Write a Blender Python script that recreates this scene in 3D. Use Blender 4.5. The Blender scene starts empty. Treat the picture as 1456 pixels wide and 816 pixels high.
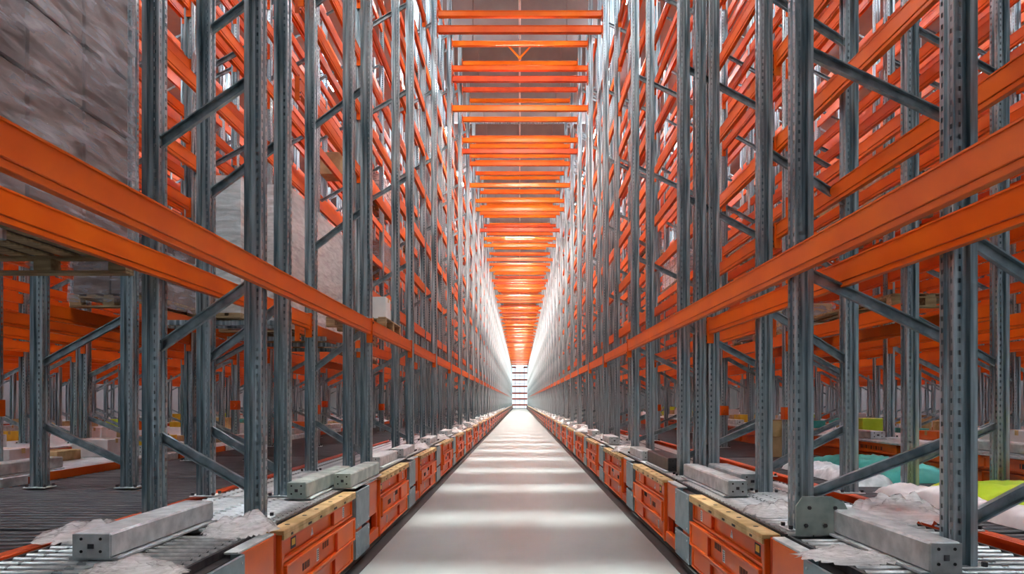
import bpy, math, random
from mathutils import Vector, Matrix, noise
random.seed(7)
COL = bpy.context.scene.collection
CAMZ = 1.58
F = 970.0            # focal length in pixels of the 1456 px wide frame
END = 160.0

# ------------------------------------------------------------------ materials
def new_mat(name):
    m = bpy.data.materials.new(name); m.use_nodes = True
    nt = m.node_tree; b = nt.nodes['Principled BSDF']
    return m, nt, b
def noise_col(nt, b, c1, c2, scale, detail=4, stretch=None, lo=.35, hi=.65, rough=None, bump=0):
    tc = nt.nodes.new('ShaderNodeTexCoord'); mp = nt.nodes.new('ShaderNodeMapping')
    nt.links.new(tc.outputs['Object'], mp.inputs[0])
    if stretch: mp.inputs['Scale'].default_value = stretch
    n = nt.nodes.new('ShaderNodeTexNoise'); n.inputs['Scale'].default_value = scale; n.inputs['Detail'].default_value = detail
    nt.links.new(mp.outputs[0], n.inputs['Vector'])
    r = nt.nodes.new('ShaderNodeValToRGB')
    r.color_ramp.elements[0].position = lo; r.color_ramp.elements[1].position = hi
    r.color_ramp.elements[0].color = (*c1, 1); r.color_ramp.elements[1].color = (*c2, 1)
    nt.links.new(n.outputs['Fac'], r.inputs[0]); nt.links.new(r.outputs[0], b.inputs['Base Color'])
    if rough:
        mr = nt.nodes.new('ShaderNodeMapRange'); mr.inputs['To Min'].default_value = rough[0]; mr.inputs['To Max'].default_value = rough[1]
        nt.links.new(n.outputs['Fac'], mr.inputs['Value']); nt.links.new(mr.outputs[0], b.inputs['Roughness'])
    if bump:
        bp = nt.nodes.new('ShaderNodeBump'); bp.inputs['Strength'].default_value = bump; bp.inputs['Distance'].default_value = .01
        nt.links.new(n.outputs['Fac'], bp.inputs['Height']); nt.links.new(bp.outputs[0], b.inputs['Normal'])
    return r
M = {}
def pm(key, c1, c2, scale=3, rough=(.4, .6), metal=0, stretch=None, bump=0, coat=0, lo=.35, hi=.65, detail=4):
    m, nt, b = new_mat(key)
    noise_col(nt, b, c1, c2, scale, detail, stretch, lo, hi, rough, bump)
    b.inputs['Metallic'].default_value = metal
    b.inputs['Coat Weight'].default_value = coat
    M[key] = m; return m
pm('orange', (.80, .105, .0), (.92, .15, .001), 2.2, (.3, .5))
pm('tie_orange_lit', (.85, .14, .0), (.95, .22, .001), 1.5, (.22, .4), coat=.2)  # yellowed base colour imitates the lamp highlights on the tie fronts
pm('base_orange', (.70, .095, .003), (.90, .16, .008), 2.5, (.3, .55), coat=.15, lo=.3, hi=.7)
pm('red_orange', (.52, .05, .006), (.74, .09, .008), 2.5, (.35, .6))
pm('steel_brace', (.20, .27, .30), (.46, .56, .60), 9, (.25, .45), metal=.7, detail=6)
pm('steel', (.13, .20, .235), (.70, .82, .86), 26, (.2, .45), metal=.75, stretch=(1, 1, .045), detail=5, lo=.36, hi=.66)  # vertical zinc streaks, contrast widened to imitate lit and shaded post faces
pm('steel_light', (.56, .62, .63), (.82, .87, .88), 12, (.3, .55), metal=.15, bump=.15, detail=6)
pm('steel_green', (.38, .50, .46), (.66, .76, .70), 7, (.35, .6), metal=.15, bump=.15, detail=6)
pm('steel_dark', (.04, .042, .05), (.12, .115, .12), 5, (.3, .55), metal=.6, stretch=(1, 4, 1))
pm('roller', (.42, .46, .47), (.75, .78, .78), 14, (.2, .4), metal=.7)
pm('blue_grey', (.20, .30, .34), (.32, .43, .47), 6, (.35, .55), metal=.3)
pm('beige', (.50, .33, .13), (.72, .52, .26), 6, (.5, .7), lo=.4, hi=.6)
pm('black', (.010, .010, .012), (.03, .03, .03), 4, (.5, .8))
pm('rubber', (.02, .02, .022), (.05, .05, .05), 9, (.6, .8))
pm('white', (.74, .75, .76), (.86, .86, .86), 4, (.5, .7))
pm('carton_mauve', (.15, .105, .095), (.27, .20, .185), 3.5, (.5, .7), stretch=(1, 1, 3), bump=.2)
pm('carton_dark', (.10, .075, .07), (.18, .135, .13), 3.5, (.5, .7), bump=.2)
pm('carton_tan', (.45, .30, .15), (.62, .44, .24), 4, (.6, .8))
pm('carton_pale', (.70, .62, .61), (.88, .82, .81), 4, (.5, .7))
pm('pallet_wood', (.28, .19, .10), (.50, .37, .21), 4, (.7, .9), stretch=(1, 8, 8), bump=.2)
pm('lime', (.50, .72, .02), (.70, .88, .06), 3, (.35, .5))
pm('teal', (.02, .38, .34), (.12, .62, .56), 4, (.4, .6))
pm('yellow', (.80, .48, .02), (.95, .66, .06), 4, (.4, .6))
pm('wall', (.72, .74, .78), (.84, .85, .88), .5, (.6, .8))
pm('panel', (.26, .24, .24), (.36, .335, .33), .8, (.6, .8))
pm('ceiling', (.30, .28, .28), (.42, .39, .385), .6, (.7, .9))
pm('sidewall', (.50, .54, .58), (.62, .66, .70), .4, (.6, .8))
# concrete
m, nt, b = new_mat('concrete')
noise_col(nt, b, (.25, .295, .295), (.37, .42, .415), 1.1, 9, (1, .6, 1), .3, .7, (.32, .52), .05)
M['concrete'] = m
# stretch film: thin translucent plastic
def film(key, col, tr):
    m, nt, b = new_mat(key)
    b.inputs['Base Color'].default_value = (*col, 1); b.inputs['Roughness'].default_value = .22
    tc = nt.nodes.new('ShaderNodeTexCoord'); mp = nt.nodes.new('ShaderNodeMapping'); mp.inputs['Scale'].default_value = (1.5, 1.0, 5)
    mp.inputs['Rotation'].default_value = (.5, 0, 0)
    n = nt.nodes.new('ShaderNodeTexNoise'); n.inputs['Scale'].default_value = 3.5; n.inputs['Detail'].default_value = 6; n.inputs['Distortion'].default_value = .5
    nt.links.new(tc.outputs['Object'], mp.inputs[0]); nt.links.new(mp.outputs[0], n.inputs['Vector'])
    bp = nt.nodes.new('ShaderNodeBump'); bp.inputs['Strength'].default_value = .6; bp.inputs['Distance'].default_value = .02
    nt.links.new(n.outputs['Fac'], bp.inputs['Height']); nt.links.new(bp.outputs[0], b.inputs['Normal'])
    t = nt.nodes.new('ShaderNodeBsdfTransparent'); mx = nt.nodes.new('ShaderNodeMixShader')
    mr = nt.nodes.new('ShaderNodeMapRange'); mr.inputs['From Min'].default_value = .35; mr.inputs['From Max'].default_value = .7
    mr.inputs['To Min'].default_value = tr; mr.inputs['To Max'].default_value = tr * .45
    nt.links.new(n.outputs['Fac'], mr.inputs['Value']); nt.links.new(mr.outputs[0], mx.inputs[0])
    nt.links.new(b.outputs[0], mx.inputs[1]); nt.links.new(t.outputs[0], mx.inputs[2])
    nt.links.new(mx.outputs[0], nt.nodes['Material Output'].inputs['Surface'])
    M[key] = m
film('film', (.70, .70, .78), .985)
film('film_thick', (.88, .92, .93), .6)
def emis(key, col, s):
    m = bpy.data.materials.new(key); m.use_nodes = True; nt = m.node_tree; nt.nodes.clear()
    e = nt.nodes.new('ShaderNodeEmission'); o = nt.nodes.new('ShaderNodeOutputMaterial')
    e.inputs['Color'].default_value = (*col, 1); e.inputs['Strength'].default_value = s
    nt.links.new(e.outputs[0], o.inputs[0]); M[key] = m
emis('lamp', (1, .94, .86), 300)
emis('added_hall_lamp', (.88, .94, 1), 70)

# ------------------------------------------------------------------ mesh helper
class MB:
    def __init__(s): s.v = []; s.f = []; s.mi = []; s.mats = []
    def m(s, key):
        if key not in s.mats: s.mats.append(key)
        return s.mats.index(key)
    def face(s, pts, key):
        n = len(s.v); s.v += [tuple(p) for p in pts]; s.f.append(tuple(range(n, n + len(pts)))); s.mi.append(s.m(key))
    def poly(s, vs, fs, key, T=None):
        n = len(s.v); s.v += [tuple(T @ Vector(p)) if T is not None else tuple(p) for p in vs]
        k = s.m(key)
        for f in fs: s.f.append(tuple(i + n for i in f)); s.mi.append(k)
    def box(s, x0, x1, y0, y1, z0, z1, key, bev=0, T=None):
        x0, x1 = min(x0, x1), max(x0, x1); y0, y1 = min(y0, y1), max(y0, y1); z0, z1 = min(z0, z1), max(z0, z1)
        if not bev:
            vs = [(x0,y0,z0),(x1,y0,z0),(x1,y1,z0),(x0,y1,z0),(x0,y0,z1),(x1,y0,z1),(x1,y1,z1),(x0,y1,z1)]
            fs = [(0,3,2,1),(4,5,6,7),(0,1,5,4),(1,2,6,5),(2,3,7,6),(3,0,4,7)]
            s.poly(vs, fs, key, T); return
        b = min(bev, (x1-x0)/2.01, (y1-y0)/2.01, (z1-z0)/2.01)
        vs = []; idx = {}
        for i, X in enumerate((x0, x1)):
            for j, Y in enumerate((y0, y1)):
                for k, Z in enumerate((z0, z1)):
                    sx, sy, sz = (1 if i == 0 else -1), (1 if j == 0 else -1), (1 if k == 0 else -1)
                    for a, p in enumerate(((X, Y+sy*b, Z+sz*b), (X+sx*b, Y, Z+sz*b), (X+sx*b, Y+sy*b, Z))):
                        idx[(i,j,k,a)] = len(vs); vs.append(p)
        fs = []
        for i in (0,1):
            q = [idx[(i,j,k,0)] for j, k in ((0,0),(1,0),(1,1),(0,1))]; fs.append(tuple(q if i else q[::-1]))
            q = [idx[(j,i,k,1)] for j, k in ((0,0),(1,0),(1,1),(0,1))]; fs.append(tuple(q[::-1] if i else q))
            q = [idx[(j,k,i,2)] for j, k in ((0,0),(1,0),(1,1),(0,1))]; fs.append(tuple(q if i else q[::-1]))
        for i in (0,1):
            for j in (0,1):
                fs.append((idx[(i,j,0,0)], idx[(i,j,1,0)], idx[(i,j,1,1)], idx[(i,j,0,1)]))
                fs.append((idx[(i,0,j,0)], idx[(i,1,j,0)], idx[(i,1,j,2)], idx[(i,0,j,2)]))
                fs.append((idx[(0,i,j,1)], idx[(1,i,j,1)], idx[(1,i,j,2)], idx[(0,i,j,2)]))
                for k in (0,1): fs.append((idx[(i,j,k,0)], idx[(i,j,k,1)], idx[(i,j,k,2)]))
        s.poly(vs, fs, key, T)
    def bar(s, p0, p1, w, h, key, up=(0,1,0), bev=0):
        p0, p1 = Vector(p0), Vector(p1); d = p1 - p0; L = d.length; d.normalize()
        u = Vector(up); u = (u - d * u.dot(d)).normalized(); r = d.cross(u)
        T = Matrix((( d.x, r.x, u.x, p0.x), (d.y, r.y, u.y, p0.y), (d.z, r.z, u.z, p0.z), (0,0,0,1)))
        s.box(0, L, -w/2, w/2, -h/2, h/2, key, bev, T)
    def channel(s, p0, p1, w, dep, key, t=.008):
        # U channel whose open side looks towards -Y
        p0, p1 = Vector(p0), Vector(p1); d = (p1-p0).normalized(); u = Vector((0,1,0)); r = d.cross(u)
        s.bar(p0 + u*(dep/2), p1 + u*(dep/2), w, t, key)
        s.bar(p0 + r*(w/2), p1 + r*(w/2), t, dep, key); s.bar(p0 - r*(w/2), p1 - r*(w/2), t, dep, key)
    def cyl(s, p0, p1, r, key, n=12, r1=None):
        p0, p1 = Vector(p0), Vector(p1); d = (p1-p0).normalized()
        a = Vector((0,0,1)) if abs(d.z) < .9 else Vector((1,0,0)); u = d.cross(a).normalized(); w = d.cross(u)
        r1 = r if r1 is None else r1; vs = []
        for P, R in ((p0, r), (p1, r1)):
            for i in range(n):
                t = 2*math.pi*i/n; vs.append(P + (u*math.cos(t) + w*math.sin(t))*R)
        fs = [(i, (i+1)%n, n+(i+1)%n, n+i) for i in range(n)] + [tuple(range(n))[::-1], tuple(range(n, 2*n))]
        s.poly(vs, fs, key)
    def mesh(s, name, mir=False):
        me = bpy.data.meshes.new(name)
        if mir:
            me.from_pydata([(-x, y, z) for x, y, z in s.v], [], [f[::-1] for f in s.f])
        else: me.from_pydata(s.v, [], s.f)
        for k in s.mats: me.materials.append(M[k])
        me.polygons.foreach_set('material_index', s.mi); me.update(); return me
def link(name, me, parent=None, loc=(0,0,0), rot=(0,0,0)):
    o = bpy.data.objects.new(name, me); COL.objects.link(o); o.location = loc; o.rotation_euler = rot
    if parent is not None: o.parent = parent
    return o
def tag(o, label=None, cat=None, group=None, kind=None):
    if label: o['label'] = label
    if cat: o['category'] = cat
    if group: o['group'] = group
    if kind: o['kind'] = kind
    return o
def empty(name, loc, rot=(0,0,0)):
    o = bpy.data.objects.new(name, None); COL.objects.link(o); o.location = loc; o.rotation_euler = rot; o.empty_display_size = .1
    return o
def copy_tree(o, parent=None):
    c = o.copy(); COL.objects.link(c)
    if parent is not None: c.parent = parent
    for ch in KIDS.get(o.name, []):
        register(c, copy_tree(ch, c))
    return c
KIDS = {}
def register(p, c): KIDS.setdefault(p.name, []).append(c)
def child(name, me, p, loc=(0,0,0), rot=(0,0,0)):
    c = link(name, me, p, loc, rot); register(p, c); return c

ORD = ['zeroth','first','second','third','fourth','fifth','sixth','seventh','eighth','ninth','tenth','eleventh','twelfth','thirteenth','fourteenth','fifteenth','sixteenth','seventeenth','eighteenth','nineteenth','twentieth']
SIDE = {-1: 'left', 1: 'right'}

# ------------------------------------------------------------------ layout
def frames_of(first):
    out = list(first); d = 14.6
    while d < END - 1: out.append(d); d += 3.15
    return out
AL = frames_of([1.6, 4.86, 8.15, 11.4])
AR = frames_of([1.3, 4.47, 7.67, 10.9])
DEP = {-1: AL, 1: AR}
TOPH = 11.3                    # top of the posts above the camera
ZTOP = CAMZ + TOPH
LV = [1.0, 1.98, 2.94, 3.90, 4.95, 5.85, 6.80, 7.75, 8.70, 9.65, 10.6]   # beam tops above the camera
P = .12                        # post size

# ------------------------------------------------------------------ post, with real perforations
def post_mesh(H, mir):
    """Perforated C-section post. Web at x=0 looks at the aisle, flanges run along +x, steps and lips behind."""
    mb = MB(); w = P/2
    rows = int(H/.06)
    def strip(p0, p1, key='steel', holes=None):
        # vertical sheet from p0 to p1 (x,y); holes = (a,b) fraction band with one slot per pitch
        if not holes:
            mb.face([(*p0,0),(*p1,0),(*p1,H),(*p0,H)], key); return
        lerp = lambda t: (p0[0]+(p1[0]-p0[0])*t, p0[1]+(p1[1]-p0[1])*t)
        a, b = holes; A, B = lerp(a), lerp(b)
        strip(p0, A); strip(B, p1)
        for i in range(rows):
            z0 = i*.06; z1 = z0+.036
            mb.face([(*A,z0),(*B,z0),(*B,z1),(*A,z1)], key)
        mb.face([(*A,rows*.06),(*B,rows*.06),(*B,H),(*A,H)], key)
    strip((0,w-.003),(0,.02), holes=(.35,.75)); strip((0,.02),(.012,.012)); strip((.012,.012),(.012,-.012)); strip((.012,-.012),(0,-.02)); strip((0,-.02),(0,-w+.003), holes=(.25,.65))
    for sg in (-1, 1):
        pts = [(0,sg*(w-.003)),(.006,sg*w),(.042,sg*w),(.046,sg*(w-.03)),(.080,sg*(w-.03)),(.084,sg*w),(P,sg*w),(P,sg*.028)]
        for i in range(len(pts)-1):
            strip(pts[i], pts[i+1], holes=(.35,.8) if i == 1 else None)
    return mb.mesh('post', mir)
PM = {}
def post_of(H, side):
    k = (round(H, 2), side)
    if k not in PM: PM[k] = post_mesh(H, side < 0)
    return PM[k]
def simple_post(mb, x, H, z0=0, dy=0):
    w = P/2
    mb.box(x, x+.05, dy-w, dy+w, z0, H, 'steel'); mb.box(x+.05, x+.08, dy-w+.03, dy+w-.03, z0, H, 'steel'); mb.box(x+.09, x+P, dy-w, dy+w, z0, H, 'steel')
def brace_list(zb, W):
    """(front height, rear height) pairs measured from the post's foot; W = distance front to rear."""
    out = []; k = 0
    while True:
        f = CAMZ - zb + .85 + 1.45*k; r = CAMZ - zb + .38 + 1.45*k
        if f > ZTOP - zb - .1: break
        out.append((f, r)); k += 1
    if CAMZ - zb > .76: out.append((CAMZ - zb - .62, CAMZ - zb - .24))
    return out
FM = {}
def frame_parts(W, zb, side, extra):
    k = (round(W, 2), round(zb, 2), side, extra)
    if k in FM: return FM[k]
    H = ZTOP - zb
    br = []
    for a, b in brace_list(zb, W):
        mb = MB(); mb.channel((P*.7, 0, a), (W+P*.3, 0, b), .062, .034, 'steel_brace')
        mb.cyl((P*.75, -.03, a), (P*.75, .02, a), .012, 'steel_light', 8); mb.cyl((W+P*.25, -.03, b), (W+P*.25, .02, b), .012, 'steel_light', 8)
        br.append(mb.mesh('brace', side < 0))
    mb = MB(); mb.box(-.05, P+.05, -.09, .09, 0, .012, 'steel_light', .003)
    for sx in (-.03, P+.03):
        for sy in (-.065, .065): mb.cyl((sx, sy, .012), (sx, sy, .035), .014, 'steel_dark', 6)
    foot = mb.mesh('foot_plate', side < 0)
    FM[k] = (post_of(H-.012, side), br, foot); return FM[k]
def make_frame(x, y, zb, W, side, extra, label, group=None):
    """x = distance of the aisle-side face from the aisle's centre line"""
    pm_, br, foot = frame_parts(W, zb, side, extra)
    r = empty('upright_frame', (side*x, y, zb)); tag(r, label, 'rack frame', group)
    for dx in [0, W] + list(extra):
        child('post', pm_, r, (side*dx, 0, .012)); child('foot_plate', foot, r, (side*dx, 0, 0))
    for b in br: child('brace', b, r)
    if 3 < x < 6 and int(y) % 2: 
        m = MB()
        for a in ((-.012, 0, -.075, .075), (.123, .135, -.075, .075), (.001, .122, -.075, -.063), (.001, .122, .063, .075)): m.box(a[0], a[1], a[2], a[3], .62, .80, 'orange', .003)
        m.cyl((.06, -.11, .71), (.06, -.076, .71), .035, 'orange', 12)
        child('clamp', m.mesh('clamp', side < 0), r)
    return r
FARM = {}
def far_frame_builder(mb, W, zb, side, extra, ox=0, oy=0, oz=0):
    n = len(mb.v); H = ZTOP - zb
    for dx in [0, W] + list(extra): simple_post(mb, dx, H)
    for a, b in brace_list(zb, W): mb.bar((P*.7, 0, a), (W+P*.3, 0, b), .06, .034, 'steel_brace')
    if ox or oy or oz or True:
        for i in range(n, len(mb.v)):
            x, y, z = mb.v[i]; mb.v[i] = (side*x+ox, y+oy, z+oz)
def make_far_frame(x, y, zb, W, side, extra, label, group):
    k = (round(W, 2), round(zb, 2), side, tuple(extra))
    if k not in FARM:
        mb = MB(); far_frame_builder(mb, W, zb, side, extra); FARM[k] = mb.mesh('upright_frame')
    o = link('upright_frame', FARM[k], None, (side*x, y, zb)); tag(o, label, 'rack frame', group); return o

# candidates: rows of racking.  (front x, width, base height, first index, last depth, name of the row)
DECKZ = {-1: .72, 1: .70}
B2Z = {-1: .80, 1: 1.03}
ROWS = []
for s in (-1, 1):
    ROWS += [
        dict(side=s, x=3.85, W=.90, zb=DECKZ[s], far=62, key='second', off=.6),
        dict(side=s, x=5.6, W=1.0, zb=B2Z[s], far=62, key='third', off=1.1),
        dict(side=s, x=8.2, W=.95, zb=.8, far=52, key='fourth', off=.2),
        dict(side=s, x=10.0, W=.95, zb=.8, far=46, key='fifth', off=1.7),
        dict(side=s, x=13.2, W=.95, zb=.8, far=42, key='sixth', off=.9),
        dict(side=s, x=15.4, W=.95, zb=.8, far=42, key='seventh', off=2.1),
        dict(side=s, x=18.8, W=.95, zb=.8, far=40, key='eighth', off=.4),
    ]
cand = []
for s in (-1, 1):
    for i, d in enumerate(DEP[s]):
        x = 1.82 if (s < 0 and i < 2) else 1.77 if s < 0 else 1.78
        W = (.66 if i == 2 else .72) if s < 0 else (.92 if i == 2 else 1.04)
        if s < 0 and i > 2: W = .85
        extra = () if (i < 2) else (((.21,) if s < 0 else (.18, .33)) if i == 2 else (.24, .55) if i > 3 else (.24,))
        cand.append(dict(side=s, x=x, y=d, zb=.745, W=W, extra=extra, row='first', n=i, size=200/d if i else 60))
    for j, (xx, d, W) in enumerate([(2.04, 6.05, .68)] if s < 0 else [(2.17, 3.47, .78), (2.18, 6.26, .78)]):
        cand.append(dict(side=s, x=xx, y=d, zb=.745, W=W, extra=(), row='between', n=j+1, size=150/d))
for R in ROWS:
    y = R['off']; n = 0
    while y < R['far']:
        if y > R['x']*.9 + .5:
            n += 1
            vis = abs(R['x']/y) < .80
            cand.append(dict(side=R['side'], x=R['x'], y=y, zb=R['zb'], W=R['W'], extra=(), row=R['key'], n=n, size=(100/y)*(1 if vis else .5)*(1.0 if R['x'] < 7 else .75)))
        R.setdefault('ys', []).append(y)
        y += 3.12
cand.sort(key=lambda c: -c['size'])
PLACE = {'first': 'along the {s} side of the aisle', 'second': 'in the second row {s} of the aisle', 'third': 'in the third row {s} of the aisle',
         'fourth': 'in the fourth row {s} of the aisle', 'fifth': 'in the fifth row {s} of the aisle', 'sixth': 'in the sixth row {s} of the aisle', 'seventh': 'in the seventh row {s} of the aisle', 'eighth': 'in the outermost row {s} of the aisle'}
left = MB()
for k, c in enumerate(cand):
    s = c['side']; sn = SIDE[s]; far = c['y'] > 30
    if k >= 296:
        far_frame_builder(left, c['W'], c['zb'], s, c['extra'], s*c['x'], c['y'], c['zb']); continue
    if c['row'] == 'between':
        lab = 'grey perforated upright frame set back behind the %s front posts, %s from camera' % (sn, ORD[c['n']]); g = None
    else:
        pl = PLACE[c['row']].format(s=sn); n = c['n'] if c['row'] == 'first' else c['n']
        if c['row'] == 'first' and n == 0: lab = 'upright frame nearest the camera at the %s edge, carrying the front beam' % sn; g = None
        elif (c['row'] == 'first' and n <= 12) or (c['row'] != 'first' and n <= 5):
            lab = 'grey upright frame, %s from camera %s' % (ORD[n], pl); g = None
        else:
            lab = 'small distant grey upright frame %s' % pl; g = 'distant upright frames %s' % pl
    if c['row'] == 'first': near = c['y'] < 33
    elif c['row'] == 'between': near = True
    else: near = c['y'] < 20 and c['x'] < 11
    (make_frame if near else make_far_frame)(c['x'], c['y'], c['zb'], c['W'], s, c['extra'], lab, g)
if left.v:
    o = link('upright_frame', left.mesh('distant_frames')); tag(o, 'mass of distant grey upright frames deep behind the aisle rows', 'rack frame', None, 'stuff')

# ------------------------------------------------------------------ beams
BH = .17
def rail_mesh(L, side, key='orange', mb=None):
    own = mb is None
    if own: mb = MB()
    # stepped box beam: x=0 is the aisle face
    mb.box(0, .055, 0, L, .035, BH, key, .004); mb.box(.006, .05, 0, L, 0, .034, key, .003)
    mb.box(-.004, .0, 0, L, BH-.012, BH-.002, key)
    return mb.mesh('rail', side < 0) if own else None
CM = {}
def conn_mesh(side, out):
    k = (side, out)
    if k not in CM:
        mb = MB(); mb.box(-.012, .06, -.004, .004, -.10, BH+.02, 'orange', .001)
        mb.box(-.012, -.004, -.004 if out > 0 else -.05, .05 if out > 0 else .004, -.10, BH+.02, 'orange', .001)
        for z in (-.07, -.02, BH-.03): mb.cyl((-.02, out*.03, z), (-.010, out*.03, z), .01, 'steel_dark', 8)
        CM[k] = mb.mesh('end_connector', side < 0)
    return CM[k]
RM = {}
bc = []
def add_beam(s, x, y0, y1, top, row, i, lv, face='front', w=1.0, key='orange'):
    ym = max((y0+y1)/2, x*1.31)
    if x/max(y1, .1) > .80 or top/max(y1, .1) > .66: vis = .15
    else: vis = 1
    ys = max(y0, x*1.3); vs = lambda y: F*x/y
    ext = max(0, (vs(ys)-vs(max(y1, ys+.01))))
    size = (ext*math.hypot(1, top/x) + 2) * (F*BH/ym) * vis * w
    bc.append(dict(side=s, x=x, y0=y0, y1=y1, top=top, row=row, i=i, lv=lv, face=face, size=size, key=key))
# inner beams between the doubled posts of the first row
for s in (-1, 1):
    D = DEP[s]
    for i in range(3, len(D)-1):
        if D[i] > 95: break
        for lv, t in enumerate(LV):
            if lv == 0 or lv == 9: continue
            add_beam(s, (2.02 if s < 0 else 2.11), D[i]+.064, D[i+1]-.064, t-.45, 'first', i, lv, 'inner', .8)
# first row: one front beam level at the height of a raised arm and stepped rear beams above each other
for s in (-1, 1):
    D = DEP[s]
    ftop = 1.0
    i = 0
    while i < len(D)-1:
        infront = (s < 0 and i == 0) or (s > 0 and i in (0, 1))
        if s < 0 and i == 0:
            add_beam(s, 1.755, D[0]-.2, D[2]-.066, .967, 'first', 0, 0, 'front', 9); i = 2; continue
        if s > 0 and i == 0:
            add_beam(s, 1.715, D[0]-.2, D[3]-.066, .973, 'first', 0, 0, 'front', 9); i = 3; continue
        xx = 1.80
        add_beam(s, xx, D[i]+.064, D[i+1]-.064, ftop, 'first', i, 0, 'front', 6); i += 1
    for i in range(len(D)-1):
        if D[i] > 70: break
        for lv, t in enumerate(LV):
            if lv == 0:
                if s < 0:
                    if i == 0: add_beam(s, 2.475, D[0]+.064, D[2]-.07, 1.03, 'first', i, lv, 'rear', 6)
                    elif i >= 2: add_beam(s, 2.65, D[i]+.064, D[i+1]-.064, 1.0, 'first', i, lv, 'rear', 3)
                else:
                    if i == 0: add_beam(s, 2.10, D[0]+.064, D[2]-.07, .92, 'first', i, lv, 'rear', 6)
                    elif i >= 2: add_beam(s, 2.85, D[i]+.064, D[i+1]-.064, 1.0, 'first', i, lv, 'rear', 3)
            else:
                if s < 0 and ((i <= 1 and lv <= 3) or (i in (2, 3) and lv <= 2)): continue
                xr = (2.65 if s < 0 else 2.85) - (0 if not (s < 0 and i < 2) else .08)
                add_beam(s, xr, D[i]+.064, D[i+1]-.064, t, 'first', i, lv, 'rear')
for R in ROWS:
    ys = R['ys']
    for i in range(len(ys)-1):
        if ys[i+1] < R['x']*1.1 or ys[i] <= R['x']*.9+.5: continue
        for lv, t in enumerate(LV):
            for face, xx in (('front', R['x']+.02), ('rear', R['x']+R['W']+.03)):
                add_beam(R['side'], xx, ys[i]+.064, ys[i+1]-.064, t, R['key'], i, lv, face)
bc.sort(key=lambda c: -c['size'])
LVN = ['lowest', 'second', 'third', 'fourth', 'fifth', 'sixth', 'seventh', 'eighth', 'ninth', 'tenth', 'topmost']
rest = MB(); cnt = {}
for k, c in enumerate(bc):
    s = c['side']; sn = SIDE[s]; L = c['y1']-c['y0']; z = CAMZ + c['top'] - BH
    if k >= 290:
        n = len(rest.v); rest.box(0, .055, 0, L, .0, BH, c['key'])
        for i in range(n, len(rest.v)):
            x, y, zz = rest.v[i]; rest.v[i] = (s*(x+c['x']), y+c['y0'], zz+z)
        continue
    near = c['y1'] < 24 and c['row'] in ('first', 'second', 'third')
    if c['row'] == 'first' and c['face'] == 'front':
        if c['i'] == 0: lab = 'long orange beam crossing in front of the nearest %s posts' % sn; g = None
        elif c['i'] <= 12: lab = 'short orange front beam on the %s, starting at the %s post from camera' % (sn, ORD[c['i']]); g = None
        else: lab = 'small distant orange front beam on the %s side of the aisle' % sn; g = 'distant front beams on the %s side' % sn
    elif c['row'] == 'first' and c['i'] == 0 and c['lv'] == 0:
        lab = 'orange beam just behind and below the long %s front beam' % sn; g = None
    else:
        if c['i'] > 9:
            lab = 'distant orange beam in the %s row %s of the aisle' % (c['row'], sn); g = 'distant beams, %s row %s' % (c['row'], sn)
        else:
            lab = 'orange %s beam, %s level, %s row %s, after its %s frame' % (c['face'], LVN[c['lv']], c['row'], sn, ORD[c['i']+1]); g = None
    rk = (round(L, 2), s, c['key'])
    if near:
        r = empty('rack_beam', (s*c['x'], c['y0'], z)); tag(r, lab, 'beam', g)
        if rk not in RM: RM[rk] = rail_mesh(L, s, c['key'])
        child('rail', RM[rk], r)
        child('end_connector', conn_mesh(s, -1), r, (0, .006, 0)); child('end_connector', conn_mesh(s, 1), r, (0, L-.006, 0))
    else:
        fk = rk + ('far',)
        if fk not in RM:
            mb = MB(); rail_mesh(L, 1, c['key'], mb)
            for yy in (.004, L-.012): mb.box(-.01, .06, yy, yy+.008, -.1, BH+.02, 'orange')
            RM[fk] = mb.mesh('rack_beam', s < 0)
        o = link('rack_beam', RM[fk], None, (s*c['x'], c['y0'], z)); tag(o, lab, 'beam', g)
o = link('rack_beam', rest.mesh('distant_beams')); tag(o, 'mass of orange beams deep inside the racking on both sides', 'beam', None, 'stuff')

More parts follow.
